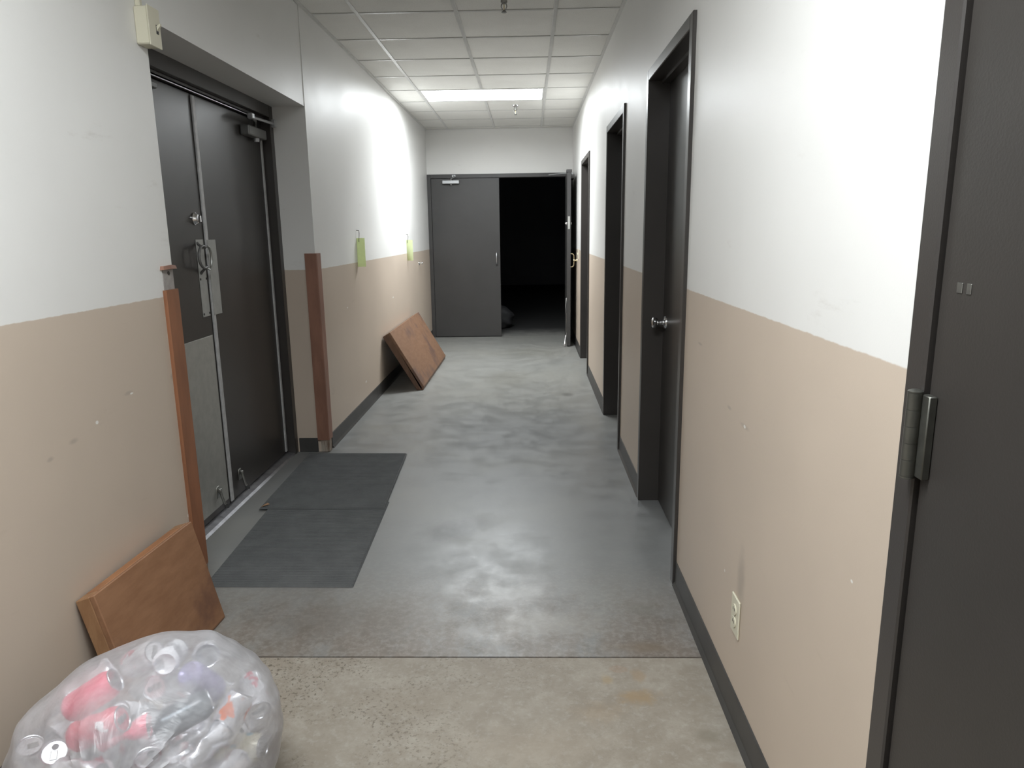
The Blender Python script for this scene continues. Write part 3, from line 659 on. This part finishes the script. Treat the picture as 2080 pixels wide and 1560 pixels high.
# ================================================================== THINGS ON THE FLOOR
# ---- ribbed mats
def ribbed_mat(corners, z0, th, label):
    """corners: near-left, near-right, far-right, far-left (x, y)"""
    nl, nr, frr, fll = [Vector((*c, 0)) for c in corners]
    c = (nl+nr+frr+fll)/4
    m = empty('floor_mat', (c.x, c.y, 0), label=label, category='mat', group='grey ribbed floor mats')
    bm = bmesh.new()
    P = [nl, nr, frr, fll]; Q = [p+(c-p)*0.012 for p in P]
    bm_prism(bm, [(p.x, p.y, z0) for p in P], [(p.x, p.y, z0+th*0.55) for p in Q])
    obj('backing', bm, 'mat_ribbed', m)
    bm = bmesh.new(); n = 62
    for i in range(n):
        a, b_ = (i+0.12)/n, (i+0.80)/n
        def at(u, v): q = Q[0].lerp(Q[3], v); s = Q[1].lerp(Q[2], v); return q.lerp(s, u)
        a0, a1, b0, b1 = at(0.004, a), at(0.996, a), at(0.004, b_), at(0.996, b_)
        h0, h1 = z0+th*0.55, z0+th; k = 0.25
        v = [bm.verts.new(p) for p in ((*a0.xy, h0), (*a1.xy, h0), (*a1.lerp(b1, k).xy, h1), (*a0.lerp(b0, k).xy, h1), (*a0.lerp(b0, 1-k).xy, h1), (*a1.lerp(b1, 1-k).xy, h1), (*b1.xy, h0), (*b0.xy, h0))]
        for f in ((0, 1, 2, 3), (3, 2, 5, 4), (4, 5, 6, 7), (0, 3, 4, 7), (1, 6, 5, 2)): bm.faces.new([v[q] for q in f])
    obj('ribs', bm, 'mat_ribbed', m, kind='stuff')
    return m
ribbed_mat([(-1.352, 2.672), (-0.730, 2.668), (-0.762, 3.612), (-1.392, 3.600)], 0.0006, 0.008, 'grey ribbed floor mat nearest the plastic bag, lying under the other')
ribbed_mat([(-1.428, 3.495), (-0.766, 3.495), (-0.806, 4.440), (-1.450, 4.452)], 0.009, 0.008, 'grey ribbed floor mat farther along, overlapping the nearer mat')
bm = bmesh.new()
pts = [(-1.418, 3.505, 0.018), (-1.400, 3.515, 0.022), (-1.385, 3.540, 0.019), (-1.398, 3.548, 0.024), (-1.412, 3.530, 0.020)]
bm_prism(bm, pts, [(a, b, c+0.0015) for a, b, c in pts])
obj('dry_leaf', bm, 'leaf_brown', None, label='tiny dry brown leaf scrap on the corner of the farther mat', category='leaf')

# ---- leaning plywood blocks
def leaning(name, near, far, yn, yf, label, mats, seam):
    """near/far: end outlines (x, z): back-bottom, front-bottom, front-low, front-top, back-top"""
    c = empty(name, ((near[0][0]+far[0][0])/2, (yn+yf)/2, 0), label=label, category='plywood block', group='plywood blocks leaning on the left wall')
    face_m, edge_m, end_m = mats
    def cut(poly, t0, t1):       # slice of the slab between depth fractions t0..t1 from the front face
        bb, fb, flw, ft, bt = [Vector((*p, 0)) for p in poly]
        return [fb.lerp(bb, t1), fb.lerp(bb, t0), flw.lerp(bb, t0), ft.lerp(bt, t0), ft.lerp(bt, t1)]
    loc = c.location
    def part(nm, t0, t1, y0, y1, mat):
        A, B = cut(near, t0, t1), cut(far, t0, t1)
        def yy(y): k = (y-yn)/(yf-yn); return [(p.lerp(q, k).x-loc.x, y-loc.y, p.lerp(q, k).y) for p, q in zip(A, B)]
        bm = bmesh.new(); bm_prism(bm, yy(y0), yy(y1))
        bmesh.ops.bevel(bm, geom=bm.edges[:], offset=0.0025, segments=1, affect='EDGES')
        o = place(nm, mesh(nm, bm, mat)); o.parent = c; return o
    s = seam
    part('face_panel', 0.0, 0.28, yn, yf, face_m)
    part('end_rail', 0.28, 1.0, yn, yn+s, end_m)
    part('end_rail', 0.28, 1.0, yf-s, yf, end_m)
    part('core', 0.285, 1.0, yn+s+0.0005, yf-s-0.0005, edge_m)
    return c
leaning('plywood_block', [(-1.252, 0.0), (-1.192, 0.0), (-1.190, 0.008), (-1.281, 0.391), (-1.340, 0.370)],
        [(-1.222, 0.0), (-1.163, 0.0), (-1.161, 0.008), (-1.249, 0.391), (-1.312, 0.372)], 1.885, 2.435,
        'orange-brown plywood block leaning on the left wall behind the can bag', ('ply_near', 'ply_near_edge', 'pine_end'), 0.045)
leaning('plywood_block', [(-1.040, 0.0), (-0.984, 0.0), (-0.975, 0.036), (-1.266, 0.538), (-1.334, 0.497)],
        [(-1.036, 0.0), (-0.976, 0.0), (-0.967, 0.036), (-1.260, 0.540), (-1.330, 0.500)], 6.40, 8.08,
        'stained plywood block leaning on the left wall near the end doors', ('ply_far', 'ply_far', 'ply_far_end'), 0.05)

# ---- grey sack in the dark room
bm = bmesh.new(); bmesh.ops.create_icosphere(bm, subdivisions=4, radius=1.0)
rs = random.Random(4)
for v in bm.verts:
    d = v.co.normalized(); k = 1+0.08*math.sin(5*d.x+2)*math.sin(4*d.y)+0.05*math.sin(9*d.z+7*d.x)
    v.co = Vector((d.x*0.26*k, d.y*0.22*k, max(0, 0.16+d.z*0.20*k)))
o = obj('sack', bm, 'sack', None, True, label='dim grey sack on the floor behind the shut end leaf', category='sack'); o.location = (-0.50, 10.75, 0.0)

# ================================================================== BAG OF CANS
BC = Vector((-0.915, 1.475, 0.0))             # where the bag stands
AX, AY, AZ, ZC = 0.302, 0.295, 0.245, 0.222
random.seed(11); rng = np.random.default_rng(11)
def bag_r(d):
    """bag surface point for unit direction d (world offset from BC + ZC)"""
    p = Vector((d.x*AX, d.y*AY, d.z*AZ))
    if d.z > 0: p.x += 0.045*d.z*d.z            # crown leans to the right, left flank slumps
    return p
NECK = Vector((0.16, -0.93, 0.34)).normalized()
t1 = NECK.cross(Vector((0, 0, 1))).normalized(); t2 = NECK.cross(t1)
def folds(d):
    ang = math.atan2(d.dot(t2), d.dot(t1)); th = math.acos(max(-1, min(1, d.dot(NECK))))
    f = 0.0
    for n, ph, a in ((5, 0.3, 1.0), (8, 1.9, 0.7), (13, 4.0, 0.35)):
        s = math.sin(n*ang+ph+1.5*math.sin(2*ang+th*2)); f += a*(1-abs(s))**3
    fade = math.exp(-((th-0.3)/0.8)**2)
    lump = 0.006*math.sin(9*d.x+3*d.z+1)*math.sin(7*d.y+4*d.x)+0.003*math.sin(17*d.x-7*d.z)*math.sin(15*d.z+5*d.y+2)
    return f*0.009*fade + lump
bm = bmesh.new(); NU, NV = 150, 90; rings = []
axis = NECK; 
for j in range(1, NV):
    th = math.pi*j/NV; ring = []
    for i in range(NU):
        a = 2*math.pi*i/NU
        d = axis*math.cos(th) + (t1*math.cos(a)+t2*math.sin(a))*math.sin(th)
        p = bag_r(d)*(1+folds(d)/0.3)
        z = max(ZC+p.z, 0.0015+0.0004*math.sin(40*p.x))
        ring.append(bm.verts.new((p.x, p.y, z)))
    rings.append(ring)
for j in range(len(rings)-1):
    for i in range(NU): bm.faces.new((rings[j][i], rings[j][(i+1) % NU], rings[j+1][(i+1) % NU], rings[j+1][i]))
bm.faces.new(rings[-1][::-1])
bag = obj('plastic_bag', bm, 'clear_film', None, True, label='bulging clear plastic bag full of empty drink cans at lower left', category='bag'); bag.location = BC
# gathered, knotted neck of the bag
bm = bmesh.new(); nk = bag_r(NECK); nr_ = 28; pr = [(0.020, -0.006), (0.013, 0.008), (0.010, 0.018), (0.017, 0.030), (0.028, 0.048), (0.040, 0.066)]
rg = []
for r, h in pr:
    rg.append([bm.verts.new(nk+Vector((0, 0, ZC))+NECK*h+(t1*math.cos(2*math.pi*k/nr_)+t2*math.sin(2*math.pi*k/nr_))*r*(1+0.22*math.sin(7*2*math.pi*k/nr_+h*30))) for k in range(nr_)])
for q in range(len(rg)-1):
    for k in range(nr_): bm.faces.new((rg[q][k], rg[q][(k+1) % nr_], rg[q+1][(k+1) % nr_], rg[q+1][k]))
o = place('gathered_neck', mesh('gathered_neck', bm, 'clear_film', True)); o.parent = bag

# can meshes: body / lid / tab, in a few prints and two states
def can_mat(name, base, print_, amt, metal=0.75, rough=0.3):
    m, nt, b = new_mat(name); p = opos(nt)
    n = noise(nt, p, 26, 3, 0.5, (1, 1, 0.7)); msk = ramp(nt, n, 0.56-amt, 0.60-amt)
    L(nt, mixc(nt, msk, base, print_), b.inputs['Base Color'])
    L(nt, math_(nt, 'MULTIPLY', math_(nt, 'SUBTRACT', 1.0, msk), metal), b.inputs['Metallic'])
    b.inputs['Roughness'].default_value = rough
can_mat('can_silver', (0.78, 0.78, 0.80), (0.80, 0.80, 0.82), 0.0)
can_mat('can_white', (0.80, 0.80, 0.82), (0.85, 0.85, 0.86), 0.12)
can_mat('can_white_red', (0.84, 0.84, 0.85), (0.75, 0.12, 0.17), -0.03, 0.3)
can_mat('can_pink', (0.85, 0.06, 0.14), (0.95, 0.10, 0.20), 0.06, 0.1, 0.4)
can_mat('can_red', (0.62, 0.05, 0.09), (0.80, 0.75, 0.76), -0.05, 0.1)
can_mat('can_orange', (0.80, 0.80, 0.82), (0.92, 0.20, 0.05), 0.01, 0.6)
can_mat('can_violet', (0.20, 0.17, 0.34), (0.28, 0.24, 0.42), 0.04, 0.2)
can_mat('can_grey', (0.05, 0.065, 0.075), (0.09, 0.10, 0.11), 0.0, 0.3)
can_mat('can_cream', (0.82, 0.78, 0.60), (0.30, 0.52, 0.58), -0.06, 0.1)
R_, HL = 0.033, 0.061
def dent_fn(kind, seed):
    rr = random.Random(seed); a0 = rr.uniform(0, 6.28); tw = rr.uniform(-0.5, 0.5)
    def f(v):
        if kind == 'round': return v
        t = max(0, 1-(v.z/(HL*0.88))**2); s = {'dent': 0.30, 'crush': 0.62}[kind]*t
        ca, sa = math.cos(a0+tw*v.z*12), math.sin(a0+tw*v.z*12)
        u = v.x*ca+v.y*sa; w = -v.x*sa+v.y*ca
        u *= (1-s); w *= (1+0.28*s)
        u += 0.004*math.sin(v.z*130+w*60)*t
        return Vector((u*ca-w*sa, u*sa+w*ca, v.z*(0.97 if kind == 'dent' else 0.9)))
    return f
def can_meshes(kind, mat, seed):
    f = dent_fn(kind, seed)
    bm = bmesh.new()
    prof = [(0.001, -HL+0.009), (0.018, -HL+0.006), (0.0235, -HL), (0.0255, -HL+0.002), (0.032, -HL+0.011)] + [(R_, -HL+0.018+i*0.0135) for i in range(7)] + [(0.0325, HL-0.018), (0.029, HL-0.008), (0.0275, HL-0.004)]
    bm_lathe(bm, prof, n=22)
    for v in bm.verts: v.co = f(v.co)
    body = mesh('can_body', bm, mat, True)
    zs = 0.9 if kind == 'crush' else (0.97 if kind == 'dent' else 1)
    z = (HL)*zs
    bm = bmesh.new(); bm_lathe(bm, [(0.0276, z-0.0040), (0.0284, z-0.001), (0.0278, z), (0.0255, z-0.001), (0.024, z-0.0045), (0.001, z-0.0042)], n=22); lid = mesh('can_lid', bm, 'aluminium', True)
    bm = bmesh.new(); bm_box(bm, -0.007, 0.007, -0.004, 0.017, z-0.0040, z-0.0026, 0.0008); tab = mesh('can_tab', bm, 'dull_steel')
    bm = bmesh.new(); bm_lathe(bm, [(0.0085, z-0.0039), (0.0001, z-0.0038)], (0, -0.012, 0), n=14); hole = mesh('can_opening', bm, 'slot_black')
    return body, lid, tab, hole
lib = {}
def can(pos, axis_d, roll, mat, kind, label, group):
    key = (mat, kind)
    if key not in lib: lib[key] = can_meshes(kind, mat, hash_(mat+kind))
    body, lid, tab, hole = lib[key]
    o = place('drink_can', body, None, label=label, category='can', group=group)
    q = Vector((0, 0, 1)).rotation_difference(Vector(axis_d).normalized())
    o.rotation_mode = 'QUATERNION'; o.location = pos
    o.rotation_quaternion = q @ Matrix.Rotation(roll, 4, 'Z').to_quaternion()
    l = bpy.data.objects.new('lid', lid); C.objects.link(l); l.parent = o
    t = bpy.data.objects.new('tab', tab); C.objects.link(t); t.parent = l
    h = bpy.data.objects.new('opening', hole); C.objects.link(h); h.parent = l
def hash_(s): return sum((i+1)*ord(c) for i, c in enumerate(s)) % 1000
placed = []
def spheres(p, a): return np.array([[p[i]+a[i]*t for i in range(3)] for t in (-0.044, -0.022, 0, 0.022, 0.044)])
def free(sp, gap=0.068):
    if not placed: return True
    P = np.concatenate(placed); d = np.linalg.norm(sp[:, None]-P[None], axis=2); return d.min() > gap
def inside(sp, m=0.041):
    q = sp-np.array([BC.x, BC.y, ZC]); q[:, 0] -= np.where(q[:, 2] > 0, 0.045*np.clip(q[:, 2]/AZ, 0, 1)**2, 0)
    r = np.sqrt((q[:, 0]/(AX-m))**2+(q[:, 1]/(AY-m))**2+(q[:, 2]/(AZ-m))**2)
    return (r < 1.0).all() and sp[:, 2].min() > 0.038
GR = 'drink cans inside the clear bag'
# ray of a picture point, for the cans one can tell apart (placed just under the film)
def under_film(px, py, depth):
    d = (_r*((px-1040)/FPX) - _u*((py-780)/FPX) + _f).normalized(); o = Vector((0, 0, HC)); t = 1.0
    while t < 2.6:
        p = o+d*t; q = p-BC-Vector((0, 0, ZC)); q.x -= 0.045*max(0, min(1, q.z/AZ))**2
        if (q.x/AX)**2+(q.y/AY)**2+(q.z/AZ)**2 < 1: return p+d*depth
        t += 0.004
    return p
specials = [
    (388, 1384, 0.050, (0.55, 0.5, 0.1), 'can_grey', 'round', 'dark grey can lying near the crown of the bag', None),
    (203, 1378, 0.050, (0.75, 0.25, 0.45), 'can_pink', 'round', 'bright pink can lying under the film at the bag\'s upper left', None),
    (456, 1412, 0.055, (0.3, 0.55, 0.6), 'can_orange', 'dent', 'can with an orange top showing at the bag\'s upper right', None),
    (462, 1358, 0.050, (0.25, 0.5, -0.75), 'can_violet', 'round', 'violet can pressed against the film at the bag\'s top right', None),
    (196, 1478, 0.055, (0.8, 0.1, 0.3), 'can_red', 'dent', 'red can lying across the bag\'s left middle', None),
    (60, 1532, 0.045, (0.3, -0.4, 0.8), 'can_white_red', 'dent', 'white can with red print at the bag\'s far left', None),
    (520, 1545, 0.045, (0.9, -0.1, 0.1), 'can_cream', 'round', 'cream and pale blue can low at the bag\'s right', None),
    (446, 1460, 0.040, (0.1, -0.2, 0.9), 'can_white_red', 'round', 'upright white can with a red mark below the orange-topped can', None),
    (300, 1455, 0.075, (0.9, 0.3, 0.1), 'can_pink', 'crush', 'crushed pink can dimly seen in the middle of the bag', None),
]
for px, py, dep, a, m, k, lab, _ in specials:
    a = Vector(a).normalized(); p = under_film(px, py, dep)
    c0 = BC+Vector((0, 0, ZC))
    p0 = p; ok = False
    for s in range(400):
        sp = spheres(p, a)
        if inside(sp, 0.041) and free(sp, 0.069): ok = True; break
        e = 0.0006*s; jit = Vector(rng.normal(size=3)*e); p = p0 + (c0-p0).normalized()*e*0.5 + jit
        if s > 150: a = (a + Vector(rng.normal(size=3)*0.15)).normalized()
    if not ok: continue
    placed.append(sp); can(p, a, random.uniform(0, 6), m, k, lab, GR)
n = 0; tries = 0
while n < 90 and tries < 22000:
    tries += 1
    d = rng.normal(size=3)
    if tries < 14000: d[2] = abs(d[2])
    elif rng.random() < 0.5: d[1] = -abs(d[1])
    d /= np.linalg.norm(d)
    s = 0.80+0.08*rng.random() if tries < 8000 else 0.88*rng.random()**0.3
    p = np.array([BC.x+d[0]*AX*s+0.045*max(0, d[2]*s)**2, BC.y+d[1]*AY*s, ZC+d[2]*AZ*s])
    a = rng.normal(size=3)
    if rng.random() < 0.85: a -= d*a.dot(d)*0.9
    a /= np.linalg.norm(a); sp = spheres(p, a)
    if not inside(sp) or not free(sp, 0.069): continue
    placed.append(sp); u = rng.random()
    m = 'can_silver' if u < 0.52 else 'can_white' if u < 0.88 else 'can_white_red'
    k = ('round', 'dent', 'crush')[int(rng.integers(0, 3))] if m != 'can_white_red' else 'dent'
    lab = {'can_silver': 'plain silver aluminium can among the others in the clear bag', 'can_white': 'white-printed aluminium can among the others in the clear bag',
           'can_white_red': 'white can with red print deeper in the clear bag'}[m]
    can(Vector(p), a, float(rng.random()*6), m, k, lab, GR); n += 1
